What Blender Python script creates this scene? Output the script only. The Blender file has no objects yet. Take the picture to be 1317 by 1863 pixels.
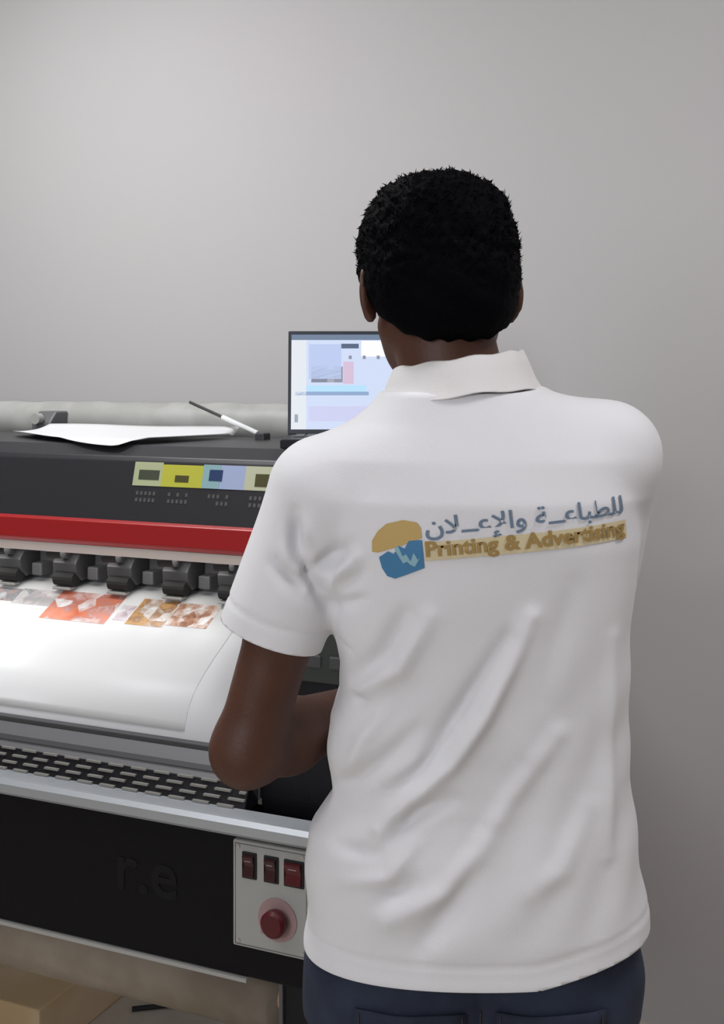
import bpy, bmesh, math, random
import numpy as np
from mathutils import Vector, Matrix
from mathutils.bvhtree import BVHTree
from math import radians as R, sin, cos, pi
random.seed(7); np.random.seed(7)
S = bpy.context.scene
C = S.collection

# ------------------------------------------------------------------ camera, world, lights, exposure
FPX = 2100.0                                   # focal length in pixels of the 1317 x 1863 frame
cam_d = bpy.data.cameras.new('camera'); cam = bpy.data.objects.new('camera', cam_d); C.objects.link(cam)
cam_d.sensor_fit = 'VERTICAL'; cam_d.sensor_height = 24.0; cam_d.lens = 24.0*FPX/1863
cam_d.shift_y = -(931.5-690)/1863
cam_d.clip_start = .05
cam.location = (0, 0, 1.49); cam.rotation_euler = (R(90), 0, 0)
S.camera = cam
w = bpy.data.worlds.new('world'); S.world = w; w.use_nodes = True
w.node_tree.nodes['Background'].inputs[0].default_value = (.80, .80, .84, 1)
w.node_tree.nodes['Background'].inputs[1].default_value = .0
S.view_settings.view_transform = 'Standard'; S.view_settings.look = 'None'
S.view_settings.exposure = 0.08; S.view_settings.gamma = 1; S.view_settings.use_curve_mapping = False

# the printer and the room stand turned about 24 degrees to the view
YAW = -0.41180
P0 = Vector((-.2013, 1.85, 0))
FR = Matrix.Translation(P0) @ Matrix.Rotation(YAW, 4, 'Z')      # room frame: x along the printer, y away from the viewer
def L(x, y, z=0): return FR @ Vector((x, y, z))

def area(name, x, y, z, sx, sy, power, col=(1, 1, 1), rot=(0, 0, 0)):
    d = bpy.data.lights.new(name, 'AREA'); d.shape = 'RECTANGLE'; d.size = sx; d.size_y = sy; d.energy = power; d.color = col
    o = bpy.data.objects.new(name, d); C.objects.link(o)
    o.matrix_world = FR @ Matrix.Translation((x, y, z)) @ Matrix.Rotation(rot[2], 4, 'Z') @ Matrix.Rotation(rot[0], 4, 'X') @ Matrix.Rotation(rot[1], 4, 'Y')
    return o
CEIL = 3.0
area('added_key_light', .15, -2.93, 1.85, 1.0, .95, 17, (.97, .98, 1.04), (R(90), 0, 0))  # key light added behind the viewer: lights the shirt, shades the wall
PANELS = [(-.95, -.10, 25, (1, 1.01, 1.02)), (-1.0, -1.7, 6, (1, 1, 1.03)), (1.5, -.40, 15, (1, .98, 1.02))]
for i, (x, y, p, c) in enumerate(PANELS):
    area('ceiling_panel_light', x, y, CEIL-.07, .58, .58, p, c)

# ------------------------------------------------------------------ materials
def mat(name, col, rough=.6, metal=0, noise=None, bump=None, emit=None, coat=0, spec=.5, sheen=0):
    m = bpy.data.materials.new(name); m.use_nodes = True
    nt = m.node_tree; b = nt.nodes['Principled BSDF']
    b.inputs['Base Color'].default_value = (*col, 1); b.inputs['Roughness'].default_value = rough
    b.inputs['Metallic'].default_value = metal; b.inputs['Specular IOR Level'].default_value = spec
    b.inputs['Coat Weight'].default_value = coat; b.inputs['Sheen Weight'].default_value = sheen
    tc = nt.nodes.new('ShaderNodeTexCoord')
    if noise:
        sc, col2, lo, hi = noise
        n = nt.nodes.new('ShaderNodeTexNoise'); n.inputs['Scale'].default_value = sc; n.inputs['Detail'].default_value = 4
        nt.links.new(tc.outputs['Object'], n.inputs['Vector'])
        r = nt.nodes.new('ShaderNodeValToRGB')
        r.color_ramp.elements[0].position = lo; r.color_ramp.elements[1].position = hi
        r.color_ramp.elements[0].color = (*col, 1); r.color_ramp.elements[1].color = (*col2, 1)
        nt.links.new(n.outputs[0], r.inputs[0]); nt.links.new(r.outputs[0], b.inputs['Base Color'])
    if bump:
        sc, st = bump
        n = nt.nodes.new('ShaderNodeTexNoise'); n.inputs['Scale'].default_value = sc; n.inputs['Detail'].default_value = 3
        nt.links.new(tc.outputs['Object'], n.inputs['Vector'])
        bp = nt.nodes.new('ShaderNodeBump'); bp.inputs['Strength'].default_value = st; bp.inputs['Distance'].default_value = .002
        nt.links.new(n.outputs[0], bp.inputs['Height']); nt.links.new(bp.outputs[0], b.inputs['Normal'])
    if emit:
        b.inputs['Emission Color'].default_value = (*emit[0], 1); b.inputs['Emission Strength'].default_value = emit[1]
    return m
M = dict(
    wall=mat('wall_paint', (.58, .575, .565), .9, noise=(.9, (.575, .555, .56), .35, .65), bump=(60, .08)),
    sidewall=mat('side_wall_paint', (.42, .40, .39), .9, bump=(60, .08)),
    ceiling=mat('ceiling_paint', (.8, .8, .8), .95, bump=(40, .1)),
    floor=mat('floor_tile', (.52, .47, .40), .35, noise=(7, (.62, .57, .49), .4, .65)),
    trim=mat('trim_paint', (.35, .34, .33), .5, bump=(50, .1)),
    hood=mat('charcoal_cover', (.026, .026, .030), .4, bump=(300, .05), spec=.35),
    black=mat('black_plastic', (.007, .007, .010), .45, bump=(300, .08), spec=.3),
    panel=mat('black_sheet_metal', (.006, .0055, .0075), .5, bump=(250, .05), spec=.15),
    red=mat('red_stripe', (.36, .012, .014), .35, bump=(200, .03)),
    alu=mat('brushed_aluminium', (.48, .51, .54), .38, .55, bump=(180, .06)),
    grey=mat('grey_enamel', (.13, .13, .135), .45, bump=(200, .05)),
    dgrey=mat('dark_grey_plastic', (.055, .055, .058), .45, bump=(200, .05)),
    lgrey=mat('light_grey_enamel', (.42, .42, .40), .5, bump=(200, .05)),
    cream=mat('cream_enamel', (.72, .62, .57), .5, bump=(200, .05)),
    white=mat('white_vinyl', (.82, .83, .83), .35, bump=(30, .05)),
    paper=mat('white_paper', (.78, .78, .79), .6, bump=(30, .05)),
    roll=mat('pale_grey_film', (.42, .42, .40), .5, noise=(14, (.36, .36, .34), .4, .6)),
    kraft=mat('brown_kraft_paper', (.32, .26, .20), .7, noise=(9, (.40, .34, .27), .4, .6)),
    card=mat('tan_cardboard', (.70, .50, .28), .8, noise=(6, (.78, .60, .40), .4, .6)),
    rubber=mat('black_rubber', (.012, .012, .012), .7, bump=(200, .1)),
    steel=mat('steel', (.5, .5, .5), .3, .8, bump=(200, .05)),
    switch=mat('dark_red_switch', (.045, .008, .010), .3, bump=(200, .03)),
    switchred=mat('red_switch', (.10, .006, .012), .3, bump=(200, .03)),
    estop=mat('emergency_red', (.09, .003, .010), .35, bump=(200, .03)),
    pinkplate=mat('pale_red_label', (.40, .26, .26), .5, bump=(200, .03)),
    skin=mat('brown_skin', (.080, .027, .012), .55, noise=(30, (.066, .021, .010), .35, .7), bump=(220, .25)),
    hair=mat('black_hair', (.0016, .0015, .0024), .7, bump=(160, .5), spec=.03),
    shirt=mat('white_pique_cotton', (.78, .775, .79), .9, bump=(700, .15)),
    jeans=mat('dark_blue_denim', (.013, .019, .042), .85, noise=(22, (.020, .032, .062), .35, .7), bump=(500, .3)),
    shoe=mat('black_leather', (.015, .013, .012), .4, bump=(120, .2)),
    eye=mat('eye_white', (.7, .68, .65), .2, bump=(20, .01)),
    screenlight=mat('lit_screen', (.02, .02, .02), .3, emit=((.60, .68, .90), .95)),
)

# ------------------------------------------------------------------ helpers
def link_mesh(name, me, m, parent=None, smooth=False):
    o = bpy.data.objects.new(name, me); C.objects.link(o)
    if m is not None:
        me.materials.clear(); me.materials.append(m)
    if smooth: me.polygons.foreach_set('use_smooth', [True]*len(me.polygons))
    if parent is not None: o.parent = parent
    return o
def obj(name, bm, m, parent=None, smooth=False):
    bmesh.ops.recalc_face_normals(bm, faces=bm.faces)
    me = bpy.data.meshes.new(name); bm.to_mesh(me); bm.free()
    return link_mesh(name, me, m, parent, smooth)
def thing(name, label, cat, mw=None, group=None):
    o = bpy.data.objects.new(name, None); C.objects.link(o); o.empty_display_size = .1
    if mw is not None: o.matrix_world = mw
    o['label'] = label; o['category'] = cat
    if group: o['group'] = group
    return o
def tag(o, label, cat, group=None):
    o['label'] = label; o['category'] = cat
    if group: o['group'] = group
    return o
def box(bm, x0, x1, y0, y1, z0, z1, bev=0):
    vs = [bm.verts.new((x, y, z)) for x in (x0, x1) for y in (y0, y1) for z in (z0, z1)]
    fs = [bm.faces.new([vs[i] for i in q]) for q in ((0, 1, 3, 2), (4, 6, 7, 5), (0, 4, 5, 1), (2, 3, 7, 6), (0, 2, 6, 4), (1, 5, 7, 3))]
    bmesh.ops.recalc_face_normals(bm, faces=fs)
    if bev:
        es = list({e for f in fs for e in f.edges})
        bmesh.ops.bevel(bm, geom=es, offset=bev, segments=2, profile=.5, affect='EDGES')
    return bm
def B(x0, x1, y0, y1, z0, z1, bev=.002):
    return box(bmesh.new(), x0, x1, y0, y1, z0, z1, bev)
def prism(bm, prof, x0, x1, bev=0):             # profile in (y, z), run along x
    a = [bm.verts.new((x0, y, z)) for y, z in prof]; b = [bm.verts.new((x1, y, z)) for y, z in prof]
    n = len(prof)
    fs = [bm.faces.new(a[::-1]), bm.faces.new(b)] + [bm.faces.new((a[i], a[(i+1) % n], b[(i+1) % n], b[i])) for i in range(n)]
    bmesh.ops.recalc_face_normals(bm, faces=fs)
    if bev: bmesh.ops.bevel(bm, geom=list({e for f in fs for e in f.edges}), offset=bev, segments=2, profile=.5, affect='EDGES')
    return bm
def sheet(bm, prof, x0, x1, th, nx=1):          # open profile with thickness
    n = len(prof); out = []
    for i, (y, z) in enumerate(prof):
        a = prof[max(i-1, 0)]; b = prof[min(i+1, n-1)]
        t = Vector((b[0]-a[0], b[1]-a[1])).normalized(); out.append((y-t.y*th, z+t.x*th))
    return prism(bm, list(prof)+out[::-1], x0, x1)
def tube(bm, pts, r, seg=12, cap=True):
    pts = [Vector(p) for p in pts]; rings = []
    rr = r if isinstance(r, (list, tuple)) else [r]*len(pts)
    up = Vector((0, 0, 1))
    for i, p in enumerate(pts):
        t = (pts[min(i+1, len(pts)-1)]-pts[max(i-1, 0)]).normalized()
        a = t.cross(up)
        if a.length < 1e-3: a = t.cross(Vector((1, 0, 0)))
        a.normalize(); b = a.cross(t)
        rings.append([bm.verts.new(p+a*cos(2*pi*k/seg)*rr[i]+b*sin(2*pi*k/seg)*rr[i]) for k in range(seg)])
    for i in range(len(rings)-1):
        for k in range(seg):
            bm.faces.new((rings[i][k], rings[i][(k+1) % seg], rings[i+1][(k+1) % seg], rings[i+1][k]))
    if cap: bm.faces.new(rings[0][::-1]); bm.faces.new(rings[-1])
    return bm
def T(pts, r, seg=16): return tube(bmesh.new(), pts, r, seg)
def text_mesh(body, size, depth=0.0, bold=0.0, sx=1.0):
    cu = bpy.data.curves.new('lettering', 'FONT'); cu.body = body; cu.size = size; cu.extrude = depth; cu.offset = bold
    cu.resolution_u = 3
    o = bpy.data.objects.new('lettering', cu); C.objects.link(o)
    me = bpy.data.meshes.new_from_object(o.evaluated_get(bpy.context.evaluated_depsgraph_get()))
    bpy.data.objects.remove(o); bpy.data.curves.remove(cu)
    for v in me.vertices: v.co.x *= sx
    return me

# ------------------------------------------------------------------ the room
def struct(name, bm, m):
    o = obj(name, bm, m); o.matrix_world = FR; o['kind'] = 'structure'; return o
RX0, RX1, RY0, RY1 = -3.2, 2.3, -3.0, 1.10
struct('floor', B(RX0-.1, RX1+.1, RY0-.1, RY1+.1, -.1, 0, 0), M['floor'])
struct('ceiling', B(RX0-.1, RX1+.1, RY0-.1, RY1+.1, CEIL, CEIL+.1, 0), M['ceiling'])
struct('wall_back', B(RX0-.1, RX1+.1, RY1, RY1+.1, 0, CEIL, 0), M['wall'])
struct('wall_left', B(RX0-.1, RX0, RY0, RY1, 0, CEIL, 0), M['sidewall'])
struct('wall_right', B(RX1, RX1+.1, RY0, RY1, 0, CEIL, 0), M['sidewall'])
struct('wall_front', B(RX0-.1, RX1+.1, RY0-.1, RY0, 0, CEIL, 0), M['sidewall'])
wb = bmesh.new()  # unseen window frame, added to go with the key light
for a in ((-.40, .70, 1.32, 1.37), (-.40, .70, 2.33, 2.38), (-.40, -.35, 1.32, 2.38), (.65, .70, 1.32, 2.38), (.13, .17, 1.32, 2.38)): box(wb, a[0], a[1], RY0-.02, RY0+.03, a[2], a[3])
wn = struct('added_window_1', wb, M['trim'])
gl = obj('added_window_pane', B(-.36, .66, RY0+.002, RY0+.006, 1.36, 2.34, 0), mat('added_pane_glow', (.9, .9, .9), .1, emit=((.9, .95, 1), 1.5)), wn)  # glowing pane, added with the key light
lampglow = mat('lamp_diffuser', (.9, .9, .9), .5, emit=((1, 1, .98), 2.0))
for i, (x, y, p, c) in enumerate(PANELS):
    t = thing('ceiling_light', ['square ceiling light panel above the printer', 'square ceiling light panel behind the viewer on the left',
              'square ceiling light panel at the right end of the back wall'][i], 'ceiling light', FR @ Matrix.Translation((x, y, CEIL)), 'ceiling light panels')
    bm = bmesh.new()
    for a in ((-.32, .32, -.32, -.29), (-.32, .32, .29, .32), (-.32, -.29, -.29, .29), (.29, .32, -.29, .29)): box(bm, *a, -.05, 0)
    obj('light_frame', bm, M['alu'], t)
    obj('light_diffuser', B(-.29, .29, -.29, .29, -.04, -.02, 0), lampglow, t)

# ------------------------------------------------------------------ the printer
pr = thing('large_format_printer', 'wide black and grey large format printer with red stripe, man standing before its right end', 'printer', FR)
UL, UR = -1.75, 0.0
# legs and lower frame
for x in (-1.68, .03):
    lg = obj('leg', B(x, x+.055, .10, .17, .03, .52, .004), M['black'], pr)
    obj('leg_edge_strip', B(x-.003, x+.004, .094, .104, .06, .505, .001), M['grey'], lg)
    ft = obj('foot_beam', B(x-.005, x+.06, -.12, .55, .03, .07, .004), M['black'], pr)
    for y in (-.10, .50): obj('caster', T([(x+.01, y, .022), (x+.045, y, .022)], .022), M['rubber'], ft)
# lower black beam with aluminium lip
obj('lower_panel', B(UL-.05, .36, 0, .10, .535, .775, .004), M['panel'], pr)
obj('panel_lip', prism(bmesh.new(), [(-.004, .528), (.09, .520), (.09, .534), (-.004, .534)], UL-.05, .02), M['lgrey'], pr)
em = bmesh.new(); me = text_mesh('r.e', .115, .0006, .0015); em.from_mesh(me)
bmesh.ops.transform(em, matrix=Matrix.Translation((-.235, -.0006, .635)) @ Matrix.Rotation(R(90), 4, 'X'), verts=em.verts)
obj('emblem', em, mat('dim_grey_lettering', (.0085, .008, .0095), .5, bump=(200, .03), spec=.18), pr)
# front rail
obj('front_rail', prism(bmesh.new(), [(-.030, .771), (-.034, .776), (-.034, .790), (-.028, .797), (.006, .800), (.006, .771)], UL-.05, .36), M['alu'], pr)
# slotted grille
gr = obj('vent_grille', prism(bmesh.new(), [(.004, .795), (.004, .797), (.022, .835), (.05, .835), (.05, .795)], UL, .012), M['black'], pr)
bm = bmesh.new()
for row, (y, z) in enumerate(((.0045, .802), (.0095, .8125), (.0145, .823), (.0195, .8335))):
    x = UL+.01+row*.018
    while x < .0:
        box(bm, x, min(x+.030, .01), y-.003, y+.003, z-.0016, z+.0016); x += .046
obj('grille_bars', bm, mat('dull_bronze_grey', (.24, .23, .21), .5, bump=(200, .05)), gr)
# apron below the media and platen
obj('apron', prism(bmesh.new(), [(.020, .834), (.052, .870), (.30, .870), (.30, .80), (.05, .80)], UL, .012, .001), M['grey'], pr)
obj('apron_ridge', prism(bmesh.new(), [(.026, .8455), (.031, .8525), (.034, .8505), (.029, .8435)], UL, .012), M['dgrey'], pr)
obj('apron_seam', B(UL, .012, .050, .066, .868, .8775, .002), M['dgrey'], pr)
PLAT = [(.066, .878), (.070, .90), (.080, .925), (.10, .950), (.13, .971), (.165, .992), (.20, .010+1.0), (.25, 1.037), (.30, 1.062), (.37, 1.072)]
obj('platen', prism(bmesh.new(), PLAT+[(.37, .872), (.066, .872)], UL, .012), M['paper'], pr, True)
# carriage bay
obj('bay_back_panel', B(UL, .012, .352, .40, 1.06, 1.17, 0), M['grey'], pr)
obj('light_bar', prism(bmesh.new(), [(.228, 1.150), (.228, 1.170), (.262, 1.170), (.256, 1.150)], UL, .012, .001), M['cream'], pr)
area('bay_lamp', -.85, .262, 1.146, 1.7, .02, .85, (1, .98, .95), (R(-12), 0, 0))
lp = obj('bay_lamp_tube', T([(UL+.02, .272, 1.158), (.0, .272, 1.158)], .006), lampglow, pr)
# pinch roller assemblies
def pinch(x):
    g = obj('pinch_roller', prism(bmesh.new(), [(.288, 1.098), (.285, 1.118), (.30, 1.135), (.352, 1.140), (.352, 1.085), (.31, 1.080)], x-.028, x+.030, .003), M['dgrey'], pr)
    obj('roller_wheel', T([(x-.022, .292, 1.085), (x+.026, .292, 1.085)], .014), M['rubber'], g)
    obj('lever_knob', T([(x-.016, .262, 1.140), (x+.018, .262, 1.142)], .0105), M['rubber'], g)
    obj('lever_arm', prism(bmesh.new(), [(.262, 1.132), (.262, 1.146), (.31, 1.135), (.31, 1.121)], x-.008, x+.010, .002), M['dgrey'], g)
    obj('side_block', B(x+.036, x+.062, .315, .352, 1.082, 1.108, .003), M['grey'], g)
    obj('base_clip', B(x-.024, x+.020, .280, .30, 1.064, 1.070, .002), M['lgrey'], g)
for x in (-1.66, -1.53, -1.40, -1.27, -1.14, -1.0, -.86, -.706, -.565, -.432, -.302, -.178, -.058): pinch(x)
# hood
HP = [(.222, 1.168), (.222, 1.218), (.252, 1.332), (.258, 1.341), (.300, 1.360), (.625, 1.362), (.64, 1.35), (.64, .95), (.40, .95), (.40, 1.168)]
obj('hood', prism(bmesh.new(), HP, UL, .012, .002), M['hood'], pr)
obj('red_stripe', prism(bmesh.new(), [(.214, 1.178), (.214, 1.216), (.226, 1.222), (.226, 1.168), (.219, 1.170)], UL, .012, .002), M['red'], pr)
# warning stickers on the hood face
def on_hood(t):                                   # t from the lower to the upper edge of the sloping face
    return (.222+.030*t, 1.218+.114*t)
def decal(name, x0, x1, t0, t1, m, parent, off=.0012):
    a = on_hood(t0); b = on_hood(t1); nx = Vector((-.114, .030)).normalized()
    bm = bmesh.new()
    prism(bm, [(a[0]+nx.x*off, a[1]+nx.y*off), (b[0]+nx.x*off, b[1]+nx.y*off), (b[0]-nx.x*.0005, b[1]-nx.y*.0005), (a[0]-nx.x*.0005, a[1]-nx.y*.0005)], x0, x1)
    return obj(name, bm, m, parent)
yel = mat('yellow_label', (.48, .48, .05), .45, bump=(200, .03)); pal = mat('pale_yellow_label', (.42, .46, .27), .45, bump=(200, .03))
olv = mat('olive_print', (.06, .055, .008), .5, bump=(200, .03)); dkp = mat('dark_label_print', (.05, .06, .035), .5, bump=(200, .03))
blu = mat('pale_blue_label', (.35, .42, .62), .45, bump=(200, .03)); nav = mat('navy_print', (.01, .035, .12), .5, bump=(200, .03))
crm = mat('pale_cream_label', (.50, .52, .36), .45, bump=(200, .03)); aqua = mat('aqua_label', (.25, .42, .45), .45, bump=(200, .03))
s = decal('warning_sticker', -.366, -.302, .60, .99, pal, pr); decal('sticker_print', -.354, -.308, .70, .86, dkp, s, .0018)
s = decal('warning_sticker', -.302, -.212, .60, .96, yel, pr); decal('sticker_print', -.272, -.242, .68, .79, olv, s, .0018)
s = decal('warning_sticker', -.212, -.122, .60, .98, blu, pr); decal('sticker_panel', -.212, -.175, .60, .98, aqua, s, .0016); decal('sticker_print', -.198, -.170, .72, .90, nav, s, .002)
s = decal('warning_sticker', -.122, -.052, .60, .98, crm, pr); decal('sticker_print', -.100, -.072, .66, .86, olv, s, .0018)
capt = mat('faint_grey_print', (.085, .080, .075), .5, bump=(200, .03))
for x0 in (-.355, -.283, -.196, -.108):
    for k in range(5):
        for q in range(2):
            if random.random() < .8: decal('caption_mark', x0+k*.0095, x0+k*.0095+.0055, .34+q*.11, .40+q*.11, capt, pr, .0008)
# right end housing
HS = [(.055, .80), (.050, 1.10), (.20, 1.235), (.252, 1.332), (.262, 1.344), (.300, 1.360), (.625, 1.362), (.64, 1.35), (.64, .60), (.10, .60)]
hs = obj('end_housing', prism(bmesh.new(), HS, .013, .46, .006), M['black'], pr)
obj('housing_panel', B(.05, .19, .044, .056, 1.005, 1.10, .004), mat('dim_green_grey_panel', (.035, .042, .038), .4, bump=(200, .05)), hs)
for k in range(3): obj('panel_button', B(.065+k*.04, .09+k*.04, .040, .046, 1.03, 1.05, .002), M['dgrey'], hs)
obj('end_housing', prism(bmesh.new(), HS, UL-.33, UL-.001, .006), M['black'], pr)
# control panel with switches
cp = obj('control_panel', B(-.001, .134, -.010, .002, .588, .757, .003), M['lgrey'], pr)
bm = T([(.004, -.0102, .5925), (.130, -.0102, .5925), (.130, -.0102, .752), (.004, -.0102, .752), (.004, -.0102, .5925)], .0008, 6)
obj('panel_groove', bm, M['grey'], cp)
for x, wd, m in ((.030, .0115, 'switch'), (.069, .0115, 'switch'), (.109, .016, 'switchred')):
    b_ = obj('switch_bezel', B(x-wd-.0015, x+wd+.0015, -.013, -.009, .699, .741, .0015), M['rubber'], cp)
    bm = bmesh.new(); prism(bm, [(-.013, .702), (-.017, .704), (-.0145, .720), (-.020, .736), (-.013, .738)], x-wd+.002, x+wd-.002, .0008)
    obj('rocker_switch', bm, M[m], b_)
    obj('switch_symbol', B(x-wd*.45, x+wd*.45, -.0181, -.0165, .728, .7295, 0), M['pinkplate'], b_)
obj('stop_ring', T([(.080, -.009, .643), (.080, -.0125, .643)], .034, 32), M['pinkplate'], cp)
kb = obj('emergency_stop', tube(bmesh.new(), [(.083, -.012, .645), (.083, -.022, .645), (.083, -.024, .645), (.083, -.034, .645), (.083, -.038, .645)], [.012, .012, .021, .021, .016], 32), M['estop'], cp)
obj('stop_key', B(.054, .060, -.020, -.010, .621, .640, .001), M['pinkplate'], cp)
for x in (.01, .124):
    for z in (.598, .747): obj('screw', T([(x, -.0095, z), (x, -.012, z)], .003, 10), M['steel'], cp)
# clamp bracket and lid stay behind the hood
bk = obj('roll_bracket', prism(bmesh.new(), [(.63, 1.35), (.63, 1.385), (.655, 1.412), (.70, 1.412), (.70, 1.35)], -.93, -.875, .004), M['grey'], pr)
obj('bracket_knob', T([(-.905, .63, 1.395), (-.905, .612, 1.395)], .013), M['roll'], bk)
st = obj('lid_stay', T([(-.50, .66, 1.437), (-.375, .60, 1.405)], .0035), M['dgrey'], pr)
obj('stay_cylinder', T([(-.378, .60, 1.406), (-.268, .56, 1.374)], .0055), M['white'], st)
obj('stay_foot', B(-.268, -.245, .545, .575, 1.358, 1.376, .003), M['dgrey'], st)
obj('rear_shelf', B(UL, .0, .64, .86, 1.30, 1.335, .004), M['grey'], pr)

# roll of film resting on the rear shelf
rl = thing('film_roll', 'pale grey roll of film lying behind the printer hood', 'roll', FR @ Matrix.Translation((0, .745, 1.385)))
rb = bmesh.new(); n = 40
tube(rb, [(-1.6+1.5*i/n, 0, .0015*sin(i*1.9)+.001*sin(i*.7)) for i in range(n+1)], .049, 28)
obj('film_winding', rb, M['roll'], rl, True)
obj('core', T([(-1.65, 0, 0), (-.06, 0, 0)], .020), M['card'], rl)
# white sheet on the hood top
bm = bmesh.new(); nx_, ny_ = 40, 12; grid = []
for i in range(nx_+1):
    a = i/nx_; x = -.82+.62*a
    x = -.86+.52*a
    yf = .262+.22*(abs(a-.84)/.84)**1.6 if a < .84 else .262+.30*((a-.84)/.16)**1.5
    yb = .61
    grid.append([bm.verts.new((x, yf+(yb-yf)*j/ny_, 1.3650+.0012*sin(a*9+j*.5)+.0016-max(0, .31-(yf+(yb-yf)*j/ny_))*.28+.006*(1-j/ny_)**4+.018*(j/ny_)**2)) for j in range(ny_+1)])
for i in range(nx_):
    for j in range(ny_): bm.faces.new((grid[i][j], grid[i+1][j], grid[i+1][j+1], grid[i][j+1]))
so = tag(obj('paper_sheet', bm, M['paper'], None, True), 'loose white sheet lying on the dark printer hood', 'paper'); so.matrix_world = FR
md = so.modifiers.new('thick', 'SOLIDIFY'); md.thickness = .0008

# printed vinyl coming over the platen
def arc(pr_, d0, d1, n, off):
    P = [Vector(p) for p in pr_]; Ls = [0]
    for a, b in zip(P, P[1:]): Ls.append(Ls[-1]+(b-a).length)
    out = []
    for k in range(n+1):
        s_ = d0+(d1-d0)*k/n
        i = max(j for j in range(len(P)-1) if Ls[j] <= s_+1e-9); t = (s_-Ls[i])/(Ls[i+1]-Ls[i]); q = P[i].lerp(P[i+1], min(t, 1))
        tg = (P[i+1]-P[i]).normalized(); out.append((q.x-tg.y*off, q.y+tg.x*off))
    return out
TOT = sum((Vector(b)-Vector(a)).length for a, b in zip(PLAT, PLAT[1:]))
vm = thing('printed_vinyl', 'white vinyl sheet with orange and brown printed pictures coming out over the platen', 'printed vinyl', FR)
vs_ = obj('vinyl_sheet', sheet(bmesh.new(), arc(PLAT, .012, TOT-.005, 24, .0008), -1.55, -.140, .0006), M['white'], vm, True)
vm_pts = [(-.730, .05, .028, (.55, .40, .40), (.20, .22, .24))]
def printed(x0, x1, s0, s1, cols, sc, holes=.5):
    m = mat('printed_ink', cols[0], .35)
    nt = m.node_tree; b = nt.nodes['Principled BSDF']
    tc = nt.nodes.new('ShaderNodeTexCoord'); v = nt.nodes.new('ShaderNodeTexVoronoi'); v.inputs['Scale'].default_value = sc
    n2 = nt.nodes.new('ShaderNodeTexNoise'); n2.inputs['Scale'].default_value = sc*1.3
    mx = nt.nodes.new('ShaderNodeMix'); mx.data_type = 'RGBA'; mx.inputs[0].default_value = .6
    r = nt.nodes.new('ShaderNodeValToRGB'); r.color_ramp.interpolation = 'LINEAR'
    cr = r.color_ramp; cr.elements[0].position = .25; cr.elements[1].position = .72
    cr.elements[0].color = (*cols[0], 1); cr.elements[1].color = (.82, .83, .83, 1)
    for k, c in enumerate(cols[1:]):
        e = cr.elements.new(.25+.33*(k+1)/len(cols)); e.color = (*c, 1)
    nt.links.new(tc.outputs['Object'], v.inputs['Vector']); nt.links.new(tc.outputs['Object'], n2.inputs['Vector'])
    nt.links.new(v.outputs['Color'], mx.inputs[6]); nt.links.new(n2.outputs[0], mx.inputs[7])
    nt.links.new(mx.outputs[2], r.inputs[0]); nt.links.new(r.outputs[0], b.inputs['Base Color'])
    return obj('printed_picture', sheet(bmesh.new(), arc(PLAT, TOT-.07-s1, TOT-.07-s0, 10, .0016), x0, x1, .0003), m, vm)
printed(-.86, -.665, .015, .055, [(.30, .20, .20), (.55, .40, .38), (.30, .33, .36)], 30)
printed(-.665, -.570, .012, .060, [(.25, .27, .29), (.42, .44, .46), (.55, .50, .50)], 40)
printed(-.570, -.415, .008, .095, [(.60, .12, .05), (.66, .18, .08), (.50, .20, .16)], 26)
printed(-.405, -.375, .035, .080, [(.35, .28, .32), (.60, .50, .55)], 50)
printed(-.372, -.288, .010, .088, [(.48, .24, .07), (.55, .32, .13), (.34, .18, .08)], 34)
printed(-.286, -.196, .012, .080, [(.13, .05, .03), (.28, .12, .06), (.45, .24, .15)], 44)
printed(-1.2, -.90, .010, .090, [(.50, .30, .14), (.30, .25, .30)], 34)

# take-up roll, cardboard and cable below the printer
tk = thing('take_up_roll', 'brown paper roll hanging under the black printer beam', 'roll', FR @ Matrix.Translation((0, .20, .40)))
obj('paper_winding', T([(-1.6, 0, 0), (-.02, 0, 0)], .062, 32), M['kraft'], tk, True)
obj('core', T([(-1.665, 0, 0), (.02, 0, 0)], .022), M['card'], tk)
bm = B(-1.25, -.72, .40, .76, 0.0, .12, .004)
bx = thing('cardboard_box', 'flat tan cardboard box on the floor under the printer', 'box', FR)
obj('box_body', bm, M['card'], bx)
obj('box_tape', B(-1.252, -.718, .56, .605, .118, .1215, .0005), M['kraft'], bx)
cb = tag(obj('power_cable', T([L(-.66+.06*i, .66+.026*i+.03*sin(i*.55), .0065) for i in range(16)], .006, 8), M['rubber']), 'black cable lying on the floor under the printer', 'cable')

# ------------------------------------------------------------------ the laptop on the printer
lt = thing('laptop', 'open black laptop with a bright screen on the printer, behind the man', 'laptop', Matrix.Translation((-.148, 2.30, 1.3640)))
bs = obj('keyboard_base', B(0, .345, -.215, .0, 0, .017, .003), M['black'], lt)
bm = bmesh.new()
for r_ in range(5):
    for k in range(14): box(bm, .02+k*.022, .02+k*.022+.018, -.03-r_*.021-.018, -.03-r_*.021, .0165, .0188)
obj('keys', bm, M['dgrey'], bs)
obj('touchpad', B(.13, .215, -.205, -.150, .0165, .0176, 0), M['dgrey'], bs)
ld = bpy.data.objects.new('lid', None)
lidm = Matrix.Translation((0, 0, .012)) @ Matrix.Rotation(R(-6), 4, 'X')
bm = B(0, .345, -.002, .005, .004, .212, .002); bmesh.ops.transform(bm, matrix=lidm, verts=bm.verts)
ld = obj('lid', bm, mat('dark_slate_bezel', (.035, .042, .055), .35, bump=(200, .03)), lt)
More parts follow.
